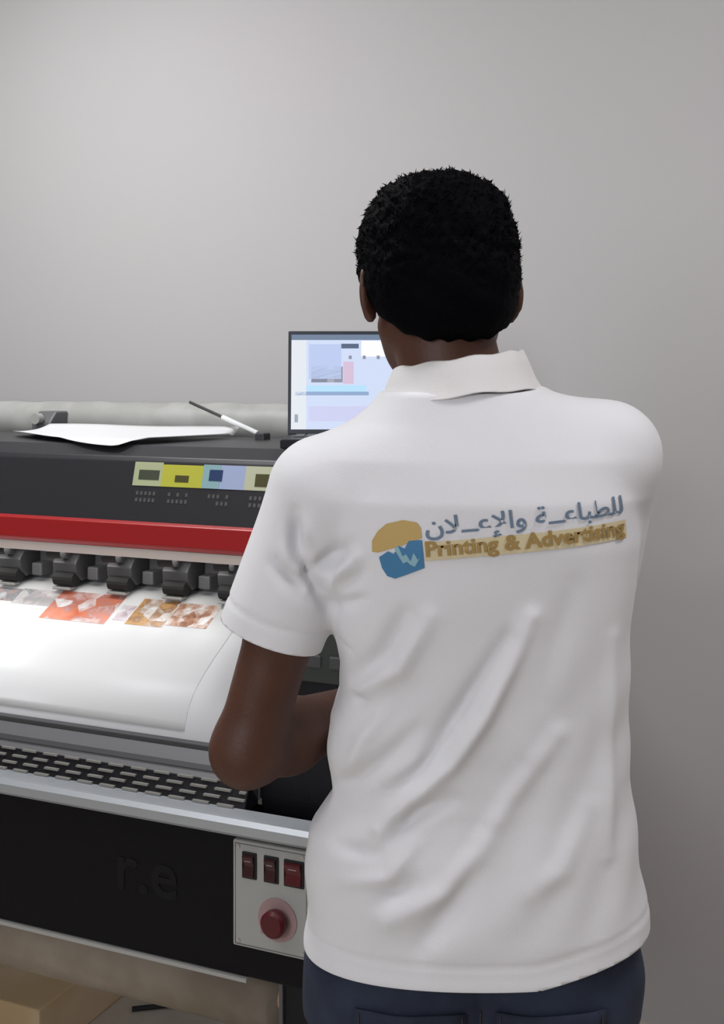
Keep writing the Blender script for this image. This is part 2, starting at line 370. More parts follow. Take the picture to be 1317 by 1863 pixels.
def scr(name, x0, x1, z0, z1, col, st, k):
    bm = B(x0, x1, -.0028-.00015*k, -.0018, z0, z1, 0); bmesh.ops.transform(bm, matrix=lidm, verts=bm.verts)
    o = obj(name, bm, mat('screen_glow', (.01, .01, .01), .25, emit=(col, st)), ld); return o
scr('screen', .0065, .3385, .014, .2045, (.66, .75, .96), .92, 0)
X0 = .0065
for (a, b, c, d, col) in ((0, .332, .1935, .2045, (.17, .23, .33)), (.0, .03, .014, .1935, (.80, .84, .90)),
        (.035, .10, .115, .185, (.52, .62, .90)), (.04, .072, .108, .142, (.24, .26, .35)), (.072, .086, .108, .134, (.40, .42, .48)), (.086, .103, .108, .140, (.30, .30, .38)),
        (.104, .125, .105, .150, (.70, .55, .72)), (.100, .135, .1765, .186, (.10, .14, .22)), (.14, .19, .160, .192, (1.0, 1.0, 1.0)),
        (.008, .155, .082, .0895, (.30, .42, .64)), (.03, .15, .0895, .102, (.50, .78, 1.0)), (.007, .014, .028, .044, (.33, .38, .44)),
        (.035, .33, .03, .06, (.64, .66, .90))):
    scr('screen_window', X0+a, X0+b, c, d, col, .92, 1 if c != .0895 else 2)
for k in range(4): scr('screen_icon', X0+.115+k*.028, X0+.121+k*.028, .155, .162, (.28, .30, .38), .9, 3)

# ------------------------------------------------------------------ distance-field modelling for the man
class Vol:
    def __init__(s, lo, hi, h):
        s.lo = np.array(lo, float); s.h = h
        s.n = [int(math.ceil((b-a)/h))+1 for a, b in zip(lo, hi)]
        s.F = np.full(s.n, 9.0, np.float32)
        s.ax = [s.lo[i]+h*np.arange(s.n[i]) for i in range(3)]
    def sl(s, lo, hi, mg):
        out = []
        for i in range(3):
            a = int(max(0, math.floor((lo[i]-mg-s.lo[i])/s.h))); b = int(min(s.n[i], math.ceil((hi[i]+mg-s.lo[i])/s.h)+1)); out.append(slice(a, max(b, a)))
        return tuple(out)
    def put(s, f, lo, hi, k=.01, mode='u', mg=None):
        sl = s.sl(lo, hi, (k+.012) if mg is None else mg)
        X, Y, Z = np.meshgrid(s.ax[0][sl[0]], s.ax[1][sl[1]], s.ax[2][sl[2]], indexing='ij')
        if X.size == 0: return
        d = f(X, Y, Z).astype(np.float32); F = s.F[sl]
        if mode == 'u':
            hh = np.maximum(k-np.abs(F-d), 0)/max(k, 1e-6); s.F[sl] = np.minimum(F, d)-hh*hh*k*.25
        elif mode == 's':
            d = -d; hh = np.maximum(k-np.abs(F-d), 0)/max(k, 1e-6); s.F[sl] = np.maximum(F, d)+hh*hh*k*.25
        else: s.F[sl] = np.maximum(F, d)
    def cone(s, a, b, r0, r1, k=.01, mode='u'):
        a = np.array(a, float); b = np.array(b, float); ba = b-a; L2 = (ba@ba)+1e-12; rm = max(r0, r1)
        def f(X, Y, Z):
            t = np.clip(((X-a[0])*ba[0]+(Y-a[1])*ba[1]+(Z-a[2])*ba[2])/L2, 0, 1)
            return np.sqrt((X-a[0]-t*ba[0])**2+(Y-a[1]-t*ba[1])**2+(Z-a[2]-t*ba[2])**2)-(r0+(r1-r0)*t)
        s.put(f, np.minimum(a, b)-rm, np.maximum(a, b)+rm, k, mode)
    def ell(s, c, r, rot=None, k=.01, mode='u'):
        c = np.array(c, float); r = np.array(r, float); Q = np.eye(3) if rot is None else np.array(rot)   # columns: the axes
        def f(X, Y, Z):
            D = (X-c[0], Y-c[1], Z-c[2]); q = [(D[0]*Q[0, i]+D[1]*Q[1, i]+D[2]*Q[2, i]) for i in range(3)]
            k0 = np.sqrt(sum((q[i]/r[i])**2 for i in range(3))); k1 = np.sqrt(sum((q[i]/r[i]**2)**2 for i in range(3)))+1e-9
            return k0*(k0-1)/k1
        m = max(r); s.put(f, c-m, c+m, k, mode)
    def mesh(s, name):
        F = s.F; h = s.h; In = F < 0
        def cr(o): return In[o[0]:In.shape[0]-1+o[0], o[1]:In.shape[1]-1+o[1], o[2]:In.shape[2]-1+o[2]]
        cs = [(i, j, k) for i in (0, 1) for j in (0, 1) for k in (0, 1)]
        cnt = np.zeros([d-1 for d in In.shape], np.int8)
        for c_ in cs: cnt += cr(c_)
        act = np.argwhere((cnt > 0) & (cnt < 8)); idx = np.full(cnt.shape, -1, np.int32); idx[tuple(act.T)] = np.arange(len(act))
        P = np.zeros((len(act), 3)); N = np.zeros(len(act))
        for a in cs:
            for ax in range(3):
                if a[ax]: continue
                b = list(a); b[ax] = 1
                fa = F[tuple((act+a).T)]; fb = F[tuple((act+b).T)]; m = (fa < 0) != (fb < 0)
                t = np.where(m, fa/np.where(m, fa-fb, 1), 0); p = np.array(a)[None]+np.zeros((len(act), 3)); p[:, ax] += t
                P += np.where(m[:, None], p, 0); N += m
        P = P/N[:, None]+act; P = P*h+s.lo
        qs = []
        for ax in range(3):
            o1, o2 = [i for i in range(3) if i != ax]
            A = np.moveaxis(In, ax, 0); ch = A[:-1] != A[1:]; ch = np.moveaxis(ch, 0, ax)
            e = np.argwhere(ch); e = e[(e[:, o1] > 0) & (e[:, o2] > 0) & (e[:, o1] < In.shape[o1]-1) & (e[:, o2] < In.shape[o2]-1)]
            def cell(d1, d2):
                q = e.copy(); q[:, o1] -= d1; q[:, o2] -= d2; return idx[tuple(q.T)]
            q = np.stack([cell(1, 1), cell(0, 1), cell(0, 0), cell(1, 0)], 1)
            inside = In[tuple(e.T)]; flip = inside if ax != 1 else ~inside
            q[~flip] = q[~flip][:, ::-1]; qs.append(q)
        Q = np.concatenate(qs)
        Q = Q[(Q >= 0).all(1)]
        me = bpy.data.meshes.new(name)
        me.vertices.add(len(P)); me.vertices.foreach_set('co', P.ravel()); me.loops.add(len(Q)*4); me.loops.foreach_set('vertex_index', Q.ravel().astype(np.int32))
        me.polygons.add(len(Q)); me.polygons.foreach_set('loop_start', np.arange(0, len(Q)*4, 4, dtype=np.int32))
        me.update(calc_edges=True); me.validate(); return me
def U(v): v = np.array(v, float); return v/np.linalg.norm(v)
def co_of(me): a = np.empty(len(me.vertices)*3, np.float32); me.vertices.foreach_get('co', a); return a.reshape(-1, 3).astype(float)
def nor_of(me): a = np.empty(len(me.vertices)*3, np.float32); me.vertex_normals.foreach_get('vector', a); return a.reshape(-1, 3).astype(float)
def smooth_mesh(me, it, f=.5):
    P = co_of(me); E = np.empty(len(me.edges)*2, np.int32); me.edges.foreach_get('vertices', E); E = E.reshape(-1, 2)
    deg = np.bincount(E.ravel(), minlength=len(P))[:, None]+1e-9
    for _ in range(it):
        for g in (f, -f*1.02):
            A = np.zeros_like(P)
            for c_ in range(3): A[:, c_] = np.bincount(E[:, 0], P[E[:, 1], c_], len(P))+np.bincount(E[:, 1], P[E[:, 0], c_], len(P))
            P = P+(A/deg-P)*g
    me.vertices.foreach_set('co', P.ravel()); me.update()

# --- body: joints in metres
SHL, ELL_, WRL = (-.048, 1.335, 1.360), (-.134, 1.345, 1.058), (.02, 1.560, 1.052)
SHR, ELR, WRR = (.282, 1.345, 1.395), (.268, 1.485, 1.115), (.135, 1.600, 1.092)
HC = np.array((.0895, 1.385, 1.620)); hy = R(9); hp = R(10)
f0 = np.array((-sin(hy), cos(hy), 0)); hr = np.array((cos(hy), sin(hy), 0)); hf = f0*cos(hp)+np.array((0, 0, -sin(hp))); hu = np.cross(hr, hf)
def H(r, f, u_): return HC+hr*r+hf*f+hu*u_
HQ = np.stack([hr, hf, hu], 1)
TORSO = [  # height, left, right, back, front
    (.80, -.060, .322, 1.235, 1.470), (.841, -.066, .327, 1.232, 1.475), (.879, -.062, .331, 1.232, 1.475), (.931, -.066, .322, 1.235, 1.470),
    (.969, -.063, .318, 1.238, 1.465), (1.008, -.036, .313, 1.243, 1.465), (1.033, -.037, .311, 1.244, 1.465), (1.066, -.040, .310, 1.244, 1.465),
    (1.098, -.037, .309, 1.242, 1.468), (1.130, -.025, .309, 1.240, 1.470), (1.162, -.026, .310, 1.237, 1.473), (1.207, -.035, .311, 1.233, 1.476),
    (1.258, -.045, .316, 1.228, 1.478), (1.304, -.050, .320, 1.224, 1.474), (1.355, -.050, .316, 1.224, 1.462), (1.40, -.035, .295, 1.236, 1.445),
    (1.44, .005, .240, 1.252, 1.43), (1.475, .022, .205, 1.266, 1.42), (1.50, .03, .195, 1.275, 1.42)]
TT = np.array(TORSO)
def torso_f(inset=0, n=2.5, z0=.7, z1=1.475):
    def f(X, Y, Z):
        zz = Z[0, 0, :]; xl, xr, yb, yf = [np.interp(zz, TT[:, 0], TT[:, i])[None, None, :] for i in (1, 2, 3, 4)]
        a = (xr-xl)/2-inset; b = (yf-yb)/2-inset
        q = (np.abs((X-(xl+xr)/2)/a)**n+np.abs((Y-(yb+yf)/2)/b)**n)**(1/n)
        return np.maximum(np.maximum((q-1)*np.minimum(a, b), Z-z1), z0-Z)
    return f
bd = Vol((-.24, 1.14, .0), (.42, 1.72, 1.78), .0042)
bd.put(torso_f(.030, 2.2, .86, 1.45), (-.1, 1.2, .86), (.35, 1.5, 1.46), .02)
for sh, el, wr in ((SHL, ELL_, WRL), (SHR, ELR, WRR)):
    nb = (.112, 1.355, 1.415)
    bd.cone(nb, sh, .042, .037, .03)
    sh = np.array(sh); el = np.array(el); wr = np.array(wr); m1 = sh*.5+el*.5; m2 = el*.72+wr*.28
    bd.cone(sh, m1, .038, .040, .02); bd.cone(m1, el, .040, .0385, .02)
    bd.cone(el, m2, .0385, .0425, .025); bd.cone(m2, wr, .0425, .029, .02)
bd.cone((.118, 1.350, 1.42), tuple(H(0, -.018, -.075)), .064, .058, .035)
# pelvis and legs (inside the trousers)
LEGS = (((.035, 1.355, .80), (.035, 1.375, .48), (.040, 1.350, .09)), ((.222, 1.355, .80), (.225, 1.375, .48), (.225, 1.350, .09)))
bd.ell((.128, 1.355, .90), (.150, .092, .12), k=.03)
for hpn, kn, an in LEGS:
    bd.cone(hpn, kn, .074, .050, .03); bd.cone(kn, an, .050, .035, .02)
    bd.cone(an, (an[0], an[1]+.13, .045), .033, .028, .02)
# head
bd.ell(H(0, -.012, .012), (.076, .095, .092), HQ, .02); bd.ell(H(0, .034, -.030), (.063, .062, .082), HQ, .03)
bd.ell(H(0, .045, -.090), (.046, .045, .030), HQ, .025)
for sgn in (-1, 1):
    bd.cone(H(sgn*.054, .002, -.070), H(sgn*.022, .072, -.103), .017, .016, .025)
    bd.ell(H(sgn*.038, .070, -.030), (.022, .022, .018), HQ, .02)
bd.cone(H(0, .092, .002), H(0, .116, -.040), .009, .0125, .012)
for sgn in (-1, 1): bd.ell(H(sgn*.013, .106, -.044), (.009, .010, .007), HQ, .006)
bd.cone(H(-.032, .085, .018), H(.032, .085, .018), .012, .012, .018)
for sgn in (-1, 1): bd.ell(H(sgn*.031, .100, .0), (.016, .012, .010), HQ, .012, 's')
for sgn in (-1, 1): bd.ell(H(sgn*.031, .083, .0), (.013, .013, .012), HQ, .002)
bd.cone(H(-.020, .092, -.066), H(.020, .092, -.066), .0070, .0070, .006); bd.cone(H(-.017, .092, -.076), H(.017, .092, -.076), .0075, .0075, .006)
bd.cone(H(-.022, .103, -.071), H(.022, .103, -.071), .0018, .0018, .002, 's')
bd.ell(H(0, .082, -.104), (.020, .016, .014), HQ, .02)
for sgn in (-1, 1):
    e_r = U(hr*sgn*.55-hf*.83); e_t = U(hr*sgn*.83+hf*.55)
    EQ = np.stack([e_r, e_t, hu], 1)
    c_ = H(sgn*.084, -.010, -.030)
    bd.ell(c_+e_r*.006, (.018, .0075, .033), EQ, .006); bd.ell(c_+e_r*.006+e_t*.006+hu*.004, (.010, .005, .020), EQ, .004, 's')
    bd.ell(c_+hu*-.026, (.008, .0065, .011), EQ, .006)
# hands
def hand(w, fdir, back, thumb):
    f_ = U(fdir); b_ = U(np.array(back)-f_*(np.array(back)@f_)); s_ = np.cross(f_, b_); s_ = s_ if s_@np.array(thumb) > 0 else -s_
    w = np.array(w)
    P = lambda a, b, c: w+f_*a+s_*b+b_*c
    for k_, off in enumerate((.030, .010, -.010, -.029)):
        bd.cone(P(.008, off*.55, 0), P(.088-.003*abs(k_-1), off, .002), .0150, .0125, .016)
        l = (.042, .047, .043, .034)[k_]; r_ = (.0093, .0095, .0090, .0080)[k_]
        p = P(.090-.003*abs(k_-1), off*1.05, .002); ang = .35+.05*k_; q = p
        for sgm, da in ((l, .0), (l*.62, .55), (l*.50, .50)):
            ang += da; q2 = q+(f_*cos(ang)-b_*sin(ang)+s_*off*.9)*sgm
            bd.cone(q, q2, r_, r_*.92, .003); q = q2; r_ *= .93
    p = P(.020, .028, -.004); q = P(.052, .052, -.014); bd.cone(p, q, .0145, .0120, .012)
    q2 = P(.080, .056, -.024); bd.cone(q, q2, .0112, .0100, .004); bd.cone(q2, P(.102, .052, -.034), .0100, .0080, .003)
hand(WRL, (.84, .42, -.05), (-.1, .15, 1), (.4, -.8, 0))
hand(WRR, (-.90, .20, -.02), (.1, .15, 1), (-.2, -.8, 0))
print('body field done')
pn = thing('person', 'man seen from behind in white printed polo shirt and dark blue jeans, facing the printer', 'person', Matrix.Identity(4))
bme = bd.mesh('body'); smooth_mesh(bme, 2); del bd
body = link_mesh('body', bme, M['skin'], pn, True)
for sgn in (-1, 1):
    bm = bmesh.new(); bmesh.ops.create_uvsphere(bm, u_segments=16, v_segments=10, radius=.0118, matrix=Matrix.Translation(Vector(H(sgn*.031, .0850, .0))) @ Matrix.Diagonal((1, 1, .42, 1)))
    ey = obj('eye', bm, M['eye'], pn, True)
    bm = bmesh.new(); bmesh.ops.create_uvsphere(bm, u_segments=12, v_segments=8, radius=.0046, matrix=Matrix.Translation(Vector(H(sgn*.031, .0920, -.001))))
    obj('iris', bm, M['rubber'], ey, True)

# --- hair
hv = Vol((-.03, 1.24, 1.50), (.22, 1.54, 1.77), .0035)
def hair_f(X, Y, Z):
    D = (X-HC[0], Y-HC[1], Z-HC[2]); r_, f_, u_ = [D[0]*HQ[0, i]+D[1]*HQ[1, i]+D[2]*HQ[2, i] for i in range(3)]
    def el(cr_, cf, cu, a, b, c):
        x, y, z = (r_-cr_)/a, (f_-cf)/b, (u_-cu)/c; k0 = (np.abs(x)**2.35+np.abs(y)**2.35+np.abs(z)**2.35)**(1/2.35); k1 = np.sqrt((x/a)**2+(y/b)**2+(z/c)**2)+1e-9; return k0*(k0-1)/k1
    d = el(-.001, -.010, .012, .0935, .106, .100)
    d2 = el(0, -.022, -.050, .077, .086, .068)          # back of the head down to the nape
    k = .03; hh = np.maximum(k-np.abs(d-d2), 0)/k; d = np.minimum(d, d2)-hh*hh*k*.25
    nz = np.sin(X*210+2*np.sin(Z*130))*np.sin(Y*190+1.5*np.sin(X*160))*np.sin(Z*230+np.sin(Y*150))
    d = d-.0030*nz*np.clip((u_+.08)/.08, .2, 1)-.0015*np.sin(X*95+Z*60)*np.sin(Z*90-Y*50)
    line = -.104+np.clip(f_+.075, 0, 1)*.95
    line = np.where(f_ > .045, line+(f_-.045)*.6, line)
    cut = line-u_+.003*np.sin(r_*260)
    k = .012; hh = np.maximum(k-np.abs(d-cut), 0)/k
    return np.maximum(d, cut)+hh*hh*k*.25
hv.put(hair_f, (-.03, 1.24, 1.50), (.22, 1.54, 1.77), .001)
hme = hv.mesh('hair'); smooth_mesh(hme, 1, .3)
P = co_of(hme); N = nor_of(hme)
# short tufts standing off the hair
bm = bmesh.new(); bm.from_mesh(hme)
D = P-HC; uu = D@hu
ids = [i for i in np.random.choice(len(P), 5200, replace=False) if uu[i] > -.095+np.clip(D[i]@hf+.075, 0, 1)*.95+.012]
for i in ids:
    p = P[i]-N[i]*.002; n_ = N[i]
    t = np.cross(n_, np.random.randn(3)); t /= np.linalg.norm(t)+1e-9; g = U(n_*1.0+t*.9+np.array((0, 0, -.25)))
    ln = np.random.uniform(.004, .0085)*np.clip((uu[i]+.11)/.12, .35, 1); wd = .0013
    a = np.cross(g, t); a /= np.linalg.norm(a)+1e-9
    v0 = [bm.verts.new(p+a*wd), bm.verts.new(p-a*wd*.5+t*wd*.86), bm.verts.new(p-a*wd*.5-t*wd*.86)]
    mid = p+g*ln*.6+t*ln*.12
    v1 = [bm.verts.new(mid+a*wd*.7), bm.verts.new(mid-a*wd*.35+t*wd*.6), bm.verts.new(mid-a*wd*.35-t*wd*.6)]
    tip = bm.verts.new(p+g*ln+t*ln*.35)
    for q in range(3):
        bm.faces.new((v0[q], v0[(q+1) % 3], v1[(q+1) % 3], v1[q])); bm.faces.new((v1[q], v1[(q+1) % 3], tip))
me = bpy.data.meshes.new('hair'); bm.to_mesh(me); bm.free()
link_mesh('hair', me, M['hair'], pn, True)['label'] = 'short thick black hair'

# --- polo shirt
SLE_L = np.array((-.104, 1.338, 1.196)); SLE_R = np.array((.276, 1.415, 1.235))
sv = Vol((-.25, 1.14, .775), (.42, 1.56, 1.53), .0040)
sv.put(torso_f(0), (-.1, 1.2, .8), (.35, 1.5, 1.5), .02, mg=.05)
nb = (.115, 1.345, 1.425)
sv.cone(nb, (-.044, 1.325, 1.370), .055, .056, .03); sv.cone(nb, (.284, 1.335, 1.407), .059, .058, .03)
def sleeve(a, b, r0, r1, k):
    a = np.array(a); b = np.array(b); ba = b-a; Lg = np.linalg.norm(ba); t_ = ba/Lg
    def f(X, Y, Z):
        h_ = (X-a[0])*t_[0]+(Y-a[1])*t_[1]+(Z-a[2])*t_[2]; t = np.clip(h_/Lg, 0, 1.2)
        d = np.sqrt((X-a[0]-t*ba[0])**2+(Y-a[1]-t*ba[1])**2+(Z-a[2]-t*ba[2])**2)-(r0+(r1-r0)*t)
        return np.maximum(d, h_-Lg-.014)
    sv.put(f, np.minimum(a, b)-.09, np.maximum(a, b)+.09, k)
    return t_
axL = sleeve((-.048, 1.325, 1.360), SLE_L, .060, .0615, .012); axR = sleeve((.284, 1.340, 1.400), SLE_R, .060, .058, .016)
HZ = lambda x: .836+np.maximum(0, x-.19)*.20
sv.put(lambda X, Y, Z: HZ(X)-.012-Z, (-.3, 1.1, .7), (.5, 1.7, .95), 0, 'i', mg=.0)
sme = sv.mesh('polo_shirt'); smooth_mesh(sme, 5)
P = co_of(sme); N = nor_of(sme)
FOLDS = [
    (0.006, 0.01, [(0.181, 1.236), (0.155, 1.177), (0.131, 1.129), (0.096, 1.076), (0.054, 1.035), (0.019, 0.999)]),
    (0.004, 0.01, [(0.072, 1.236), (0.042, 1.177), (0.001, 1.147)]),
    (0.005, 0.012, [(0.211, 1.106), (0.155, 1.035), (0.125, 0.982), (0.09, 0.94), (0.028, 0.905)]),
    (0.003, 0.013, [(0.244, 1.023), (0.214, 0.961), (0.184, 0.94)]),
    (0.003, 0.009, [(0.028, 1.129), (0.001, 1.094), (-0.011, 1.058)]),
    (0.003, 0.01, [(0.276, 1.206), (0.27, 1.058), (0.27, 0.97)]),
    (0.003, 0.008, [(0.096, 1.112), (0.054, 1.07), (0.019, 1.041)]),
    (0.003, 0.009, [(0.057, 0.987), (0.028, 0.952), (-0.017, 0.94)]),
    (-0.006, 0.01, [(0.155, 1.212), (0.119, 1.153), (0.09, 1.106), (0.06, 1.064), (0.025, 1.041)]),
    (-0.005, 0.01, [(0.045, 1.236), (0.025, 1.195), (-0.008, 1.156)]),
    (-0.005, 0.009, [(0.096, 1.038), (0.06, 1.02), (0.031, 0.99)]),
    (-0.004, 0.01, [(0.054, 0.946), (0.022, 0.928)]),
    (-0.005, 0.01, [(0.06, 1.112), (0.025, 1.076), (-0.011, 1.044), (-0.04, 1.02)]),
    (-0.003, 0.014, [(0.173, 1.07), (0.137, 1.014), (0.096, 0.952)]),
    (-0.004, 0.013, [(0.137, 0.999), (0.096, 0.925), (0.063, 0.881)]),
    (-0.003, 0.008, [(0.019, 0.976), (-0.026, 0.973)]),
    (-0.003, 0.007, [(-0.029, 1.236), (0.001, 1.251)]),
    (-0.003, 0.007, [(0.004, 1.135), (-0.014, 1.129)]),
    (-0.002, 0.014, [(0.226, 1.266), (0.208, 1.206), (0.196, 1.147)]),
    (-0.010, 0.009, [(-0.075, 1.342), (-0.074, 1.316), (-0.071, 1.293)]),
    (-0.008, 0.008, [(-0.064, 1.297), (-0.06, 1.275), (-0.049, 1.26), (-0.036, 1.233)]),
    (-0.0065, 0.008, [(-0.096, 1.286), (-0.077, 1.267), (-0.058, 1.248)]),
    (-0.006, 0.009, [(-0.055, 1.275), (-0.036, 1.29), (-0.013, 1.309)]),
    (-0.003, 0.009, [(-0.04, 1.248), (-0.021, 1.267), (-0.002, 1.278)]),
    (0.006, 0.008, [(-0.006, 1.297), (-0.028, 1.267), (-0.036, 1.248)]),
    (0.003, 0.008, [(-0.065, 1.339), (-0.062, 1.309)]),
]
FOLD_K = 2.3
disp = np.zeros(len(P)); XZ = P[:, [0, 2]]
for amp, wd, pts in FOLDS:
    best = np.full(len(P), 9.0); tt = np.zeros(len(P)); n_ = len(pts)-1
    for i in range(n_):
        a = np.array(pts[i]); b = np.array(pts[i+1]); ba = b-a
        t = np.clip(((XZ-a)@ba)/(ba@ba), 0, 1); d = np.linalg.norm(XZ-a-t[:, None]*ba, axis=1)
        m_ = d < best; best[m_] = d[m_]; tt[m_] = (i+t[m_])/n_
    disp += amp*np.exp(-(best/wd)**2)*(.35+.65*np.sin(pi*np.clip(tt, .02, .98)))
back = np.clip(-N[:, 1]*1.8, 0, 1)
disp *= back*FOLD_K
ph = P[:, 0]*.80-P[:, 2]*.60                       # slack diagonal drape, also on the front
drape = .0016*np.sin(ph*95+2.2*np.sin(P[:, 0]*17+P[:, 2]*9))*np.clip((1.24-P[:, 2])/.15, 0, 1)*np.clip((P[:, 2]-.86)/.05, 0, 1)
disp += drape*np.where(N[:, 1] > 0, 1.5, .8)
disp += .0010*np.sin(P[:, 0]*31+1.3*np.sin(P[:, 2]*23))*np.sin(P[:, 2]*27)
hz = P[:, 2]-HZ(P[:, 0]); disp += np.where(np.abs(hz-.026) < .006, -.0014*np.exp(-((hz-.026)/.0028)**2), 0)   # hem stitching
disp += .0022*np.exp(-(np.clip(hz, 0, 1)/.010)**2)
for e_, ax_ in ((SLE_L, axL), (SLE_R, axR)):
    s_ = (e_-P)@ax_; near = np.linalg.norm(P-e_, axis=1) < .11
    disp += np.where(near, -.0016*np.exp(-((s_-.026)/.003)**2), 0)
P = P+N*disp[:, None]; sme.vertices.foreach_set('co', P.ravel()); sme.update()
bm = bmesh.new(); bm.from_mesh(sme); bm.normal_update()
def cut(sel, co_, no_):                            # clean straight edge through the chosen faces
    fs = [f for f in bm.faces if sel(np.array(f.calc_center_median()))]
    gm = list(set(fs) | {e for f in fs for e in f.edges} | {v for f in fs for v in f.verts})
    bmesh.ops.bisect_plane(bm, geom=gm, dist=1e-5, plane_co=Vector(co_), plane_no=Vector(no_), clear_outer=True)
tf = torso_f(0)
def off_torso(c): return float(tf(np.full((1, 1, 1), c[0]), np.full((1, 1, 1), c[1]), np.full((1, 1, 1), c[2]))[0, 0, 0]) > .005
for e_, ax_ in ((SLE_L, axL), (SLE_R, axR)): cut(lambda c: -.012 < (c-e_)@ax_ < .03 and np.linalg.norm(c-e_-ax_*((c-e_)@ax_)) < .067 and off_torso(c), e_, ax_)
cut(lambda c: c[2] < .90 and c[0] < .19, (0, 0, .836), (0, 0, -1)); cut(lambda c: c[2] < .90 and c[0] >= .185, (.19, 0, .836), (.196, 0, -.981))
dl = []
for fa in bm.faces:
    c_ = fa.calc_center_median()
    if c_.z > 1.462 and (c_.x-.115)**2+(c_.y-1.36)**2 < .055**2: dl.append(fa)
bmesh.ops.delete(bm, geom=dl, context='FACES')
be = []
for _ in range(6): bmesh.ops.smooth_vert(bm, verts=be, factor=.4, use_axis_x=True, use_axis_y=True, use_axis_z=True)
me = bpy.data.meshes.new('polo_shirt'); bm.to_mesh(me)
shirt = link_mesh('polo_shirt', me, M['shirt'], pn, True)
md = shirt.modifiers.new('cloth', 'SOLIDIFY'); md.thickness = .002; md.offset = -1
sbvh = BVHTree.FromBMesh(bm); bm.free()

# collar: stand and fold, open at the throat
bm = bmesh.new(); na = 56; ci = np.array((.1125, 1.352, 1.468))
RG = [(.062, .060, -.020, 0), (.064, .062, .012, 0), (.067, .065, .040, 0), (.071, .070, .0465, 0), (.0765, .0755, .045, 0), (.0835, .083, .030, .0), (.091, .090, .018, .0), (.099, .0975, .006, 0), (.1005, .099, .0045, 0), (.0975, .0965, .0040, 0), (.089, .088, .012, 0)]
rings = []
for (a, b, z, _) in RG:
    ring = []
    for k in range(na+1):
        th = R(-90)-R(158)+R(316)*k/na       # -90 degrees is the nape
        x = a*cos(th); y = b*sin(th); fr = max(0, y/.07)
        zz = z+x*.14-fr*.045-(.012 if z < 0 else 0)*0
        # rest the outer fold on the shoulders
        ring.append(bm.verts.new((ci[0]+x, ci[1]+y*(1.0 if y < 0 else .92)+.006, ci[2]+zz-(.009*abs(x/.1)**2 if z < .02 and a > .08 else 0)+.0012*sin(k*.9))))
    rings.append(ring)
for i in range(len(rings)-1):
    for k in range(na): bm.faces.new((rings[i][k], rings[i][k+1], rings[i+1][k+1], rings[i+1][k]))
co = obj('collar', bm, mat('ribbed_collar_knit', (.74, .72, .71), .85, bump=(600, .3)), shirt, True)
md = co.modifiers.new('cloth', 'SOLIDIFY'); md.thickness = .0018
# placket button strip on the front
def hit(x, z, y0=1.0, dy=1, off=.0012):
    h = sbvh.ray_cast(Vector((x, y0, z)), Vector((0, dy, 0)), 2)
    if h[0] is None: return None
    return h[0]-Vector((0, dy, 0))*off
bm = bmesh.new(); g = []
for i in range(3):
    g.append([])
    for j in range(15):
        p = hit(.100+.016*i, 1.455-.013*j, 1.8, -1, .002) or Vector((.100+.016*i, 1.44, 1.455-.013*j)); g[-1].append(bm.verts.new(p))
for i in range(2):
    for j in range(14): bm.faces.new((g[i][j], g[i][j+1], g[i+1][j+1], g[i+1][j]))
pk = obj('placket', bm, M['shirt'], shirt, True)

# --- print on the back of the shirt: laid out flat, then pressed on the cloth
def press(name, me_or_bm, m, parent, off, x0, z0, rot, sub=0.008):
    bm = me_or_bm
    if not isinstance(bm, bmesh.types.BMesh): b2 = bmesh.new(); b2.from_mesh(me_or_bm); bm = b2
    for _ in range(4):
        es = [e for e in bm.edges if e.calc_length() > sub]
        if not es: break
        bmesh.ops.subdivide_edges(bm, edges=es, cuts=1); bmesh.ops.triangulate(bm, faces=bm.faces)
    for v in bm.verts:
        x = v.co.x; y = v.co.y; X = x0+x*cos(rot)-y*sin(rot); Z = z0+x*sin(rot)+y*cos(rot)
        p = hit(X, Z, off=off)
        v.co = p if p is not None else Vector((X, 1.25, Z))
    return obj(name, bm, m, parent)
def poly(pts):
    bm = bmesh.new(); bm.faces.new([bm.verts.new((x, y, 0)) for x, y in pts]); bmesh.ops.triangulate(bm, faces=bm.faces); return bm
def bar(x0, x1, y0, y1, nx=24, ny=2):
    bm = bmesh.new(); g = [[bm.verts.new((x0+(x1-x0)*i/nx, y0+(y1-y0)*j/ny, 0)) for j in range(ny+1)] for i in range(nx+1)]
    for i in range(nx):
        for j in range(ny): bm.faces.new((g[i][j], g[i+1][j], g[i+1][j+1], g[i][j+1]))
    return bm
ink_o = mat('ochre_ink', (.54, .37, .13), .7, bump=(500, .1)); ink_y = mat('pale_yellow_ink', (.68, .58, .36), .8, bump=(500, .1))
ink_b = mat('blue_ink', (.055, .20, .38), .7, bump=(500, .1)); ink_g = mat('blue_grey_ink', (.15, .21, .29), .7, bump=(500, .1)); ink_w = mat('pale_blue_ink', (.28, .48, .55), .8, bump=(500, .1))
PX = lambda px, py: ((px-658.5)/2100*1.232, 1.49-(py-690)/2100*1.232)
lx0, lz0 = .0640, 1.3150; rot = R(5.2)                 # left end of the lettering baseline
lg = press('logo_emblem', poly([(-.054, -.006), (-.053, .006), (-.046, .016), (-.036, .0235), (-.018, .0265), (-.004, .023), (0, .017), (0, .006), (-.020, .0), (-.048, -.007)]), ink_o, shirt, .0010, lx0, lz0, rot)
press('logo_emblem', poly([(-.047, -.012), (-.045, -.024), (-.040, -.033), (-.032, -.036), (-.022, -.033), (0, -.026), (0, .004), (-.014, .004), (-.019, -.004), (-.025, -.001), (-.031, -.009), (-.037, -.006)]), ink_b, shirt, .0012, lx0, lz0, rot)
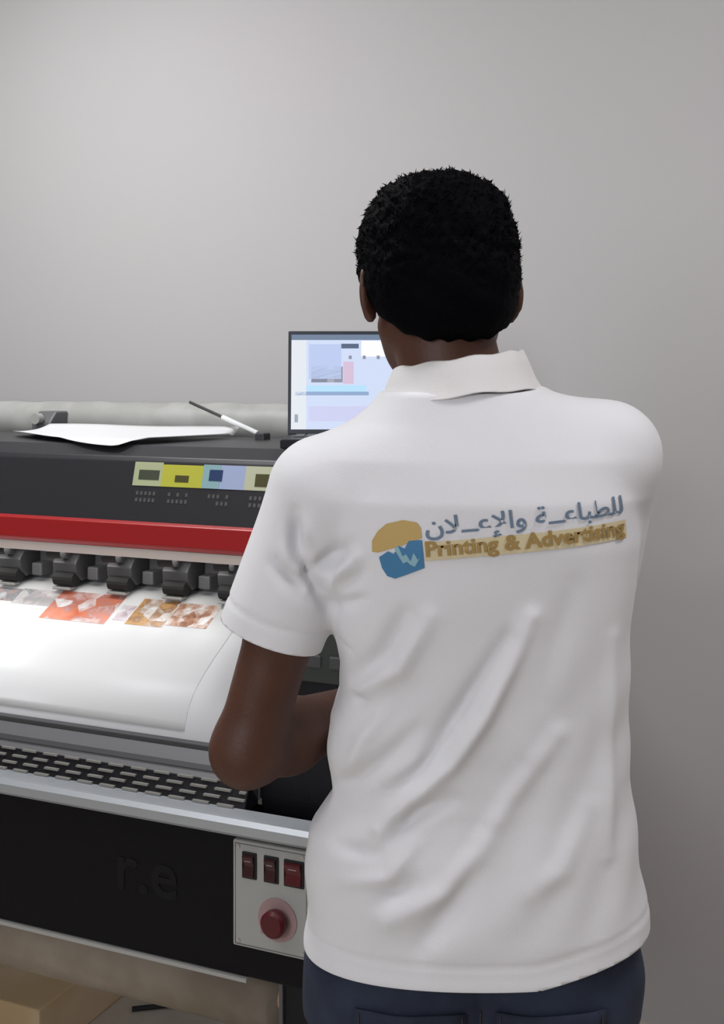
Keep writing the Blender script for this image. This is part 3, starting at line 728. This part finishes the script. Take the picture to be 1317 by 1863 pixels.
press('logo_emblem', poly([(-.030, -.004), (-.026, .0), (-.022, -.012), (-.018, -.010), (-.014, -.018), (-.010, -.009), (-.006, -.017), (-.003, -.014), (-.010, -.024), (-.014, -.022), (-.018, -.018), (-.022, -.020)]), ink_w, shirt, .0016, lx0, lz0, rot)
press('slogan_band', bar(.002, .226, -.0185, .001, 90, 8), ink_y, shirt, .0012, lx0, lz0, rot)
tm = text_mesh('Printing & Advertising', .0225, 0, .0007)
wd_ = max(v.co.x for v in tm.vertices)
for v in tm.vertices: v.co.x *= .222/wd_
press('slogan_lettering', tm, mat('dark_ochre_ink', (.36, .23, .07), .7, bump=(500, .1)), shirt, .0027, lx0+.003, lz0-.0135, rot)
w1 = '\uFEDF\uFEE0\uFEC4\uFE92\uFE8E\uFECB\u0640\u0640\uFE94'; w2 = '\uFEED\uFE8D\uFEF9\uFECB\u0640\u0640\uFEFC\uFEE5'
tm = text_mesh((w1+' '+w2)[::-1], .026, 0, .0004)
print('arabic verts', len(tm.vertices))
wd_ = max(v.co.x for v in tm.vertices)
for v in tm.vertices: v.co.x *= .220/wd_
press('headline_lettering', tm, ink_g, shirt, .0018, lx0+.003, lz0+.0095, rot)

# --- jeans
jv = Vol((-.12, 1.18, .04), (.37, 1.53, 1.0), .0055)
def pel(X, Y, Z):
    a = np.interp(Z, [.78, .85, .92, 1.0], [.183, .180, .165, .150]); b = np.interp(Z, [.78, .88, 1.0], [.092, .090, .080])
    q = (np.abs((X-.128)/a)**2.4+np.abs((Y-1.352)/b)**2.2)**(1/2.3); return np.maximum(np.maximum((q-1)*.1, Z-.985), .76-Z)
jv.put(pel, (-.08, 1.22, .76), (.34, 1.48, 1.0), .01, mg=.01)
for hpn, kn, an in LEGS:
    o_ = -.002 if hpn[0] < .1 else .004
    jv.cone((hpn[0]+o_, 1.352, .80), (kn[0], kn[1], kn[2]), .092, .066, .04); jv.cone(kn, (an[0], an[1], .07), .068, .055, .03)
for sgn, x in ((-1, .072), (1, .190)): jv.ell((x, 1.318, .835), (.078, .070, .080), k=.03)
jv.put(lambda X, Y, Z: .055-Z, (-.2, 1.1, 0), (.4, 1.6, .06), 0, 'i')
jme = jv.mesh('jeans'); smooth_mesh(jme, 4)
P = co_of(jme); N = nor_of(jme)
dd = .003*np.sin(P[:, 2]*70+P[:, 0]*35+2*np.sin(P[:, 0]*40))*np.clip((.72-P[:, 2])/.1, 0, 1)+.0012*np.sin(P[:, 0]*90+P[:, 2]*60)
dd -= .004*np.exp(-((P[:, 0]-.129)/.004)**2)*(N[:, 1] < -.3)*(P[:, 2] > .76)
P += N*dd[:, None]; jme.vertices.foreach_set('co', P.ravel()); jme.update()
jn = link_mesh('jeans', jme, M['jeans'], pn, True)
jb = bmesh.new(); jb.from_mesh(jme); jbv = BVHTree.FromBMesh(jb); jb.free()
def jhit(x, z, off):
    h = jbv.ray_cast(Vector((x, 1.0, z)), Vector((0, 1, 0)), 1); return (h[0] if h[0] else Vector((x, 1.25, z)))-Vector((0, off, 0))
denim2 = mat('pocket_denim', (.017, .024, .050), .85, noise=(30, (.012, .017, .036), .4, .6), bump=(500, .3)); thread = mat('seam_thread', (.05, .045, .04), .8, bump=(500, .2))
for cx in (.052, .206):
    bm = bmesh.new(); g = []
    for i in range(9):
        x = cx-.060+.120*i/8; g.append([])
        zb = .700-.018*(1-abs(i-4)/4)
        for j in range(9): g[-1].append(bm.verts.new(jhit(x, .803+(zb-.803)*j/8, .0032)))
    for i in range(8):
        for j in range(8): bm.faces.new((g[i][j], g[i+1][j], g[i+1][j+1], g[i][j+1]))
    pk = obj('back_pocket', bm, denim2, jn, True); md = pk.modifiers.new('thick', 'SOLIDIFY'); md.thickness = .0025; md.offset = 0
    line = [jhit(cx-.056, .80, .0052)]+[jhit(cx-.056, .80-.0195*k, .0052) for k in range(1, 6)]+[jhit(cx, .688, .0052)]+[jhit(cx+.056, .7025+.0195*k, .0052) for k in range(6)]
    obj('pocket_stitching', T(line, .0007, 5), thread, pk)
obj('centre_seam', T([jhit(.129, .80-.006*k, .0012) for k in range(12)], .0009, 5), thread, jn)

# --- shoes
for hpn, kn, an in LEGS:
    shv = Vol((an[0]-.07, an[1]-.11, -.005), (an[0]+.07, an[1]+.24, .16), .004); x = an[0]
    shv.cone((x, an[1]-.03, .045), (x, an[1]+.02, .048), .040, .040, .02); shv.cone((x, an[1]+.02, .045), (x, an[1]+.150, .034), .040, .036, .03)
    shv.ell((x, an[1]+.165, .030), (.044, .050, .030), k=.02); shv.cone((x, an[1]-.005, .05), (x, an[1]-.005, .105), .044, .046, .02)
    shv.put(lambda X, Y, Z: .0015-Z, (-1, 0, -.01), (1, 3, .01), 0, 'i', mg=.02)
    sm_ = shv.mesh('shoe'); smooth_mesh(sm_, 3); sh_ = link_mesh('shoe', sm_, M['shoe'], pn, True)
    bm = bmesh.new(); pts = [(.036*cos(a)*(1.15 if sin(a) > 0 else 1), .125*sin(a)) for a in [2*pi*k/32 for k in range(32)]]
    a_ = [bm.verts.new((x+px, an[1]+.075+py, 0.0)) for px, py in pts]; b_ = [bm.verts.new((x+px*1.05, an[1]+.075+py*1.02, .014)) for px, py in pts]
    bm.faces.new(a_[::-1]); bm.faces.new(b_)
    for k in range(32): bm.faces.new((a_[k], a_[(k+1) % 32], b_[(k+1) % 32], b_[k]))
    obj('sole', bm, M['rubber'], sh_)
    lc = bmesh.new()
    for k in range(5): tube(lc, [(x-.018, an[1]+.045+.018*k, .088-.006*k), (x, an[1]+.047+.018*k, .094-.0065*k), (x+.018, an[1]+.045+.018*k, .088-.006*k)], .002, 6)
    obj('laces', lc, M['dgrey'], sh_)
print('scene done', len(bpy.data.objects))
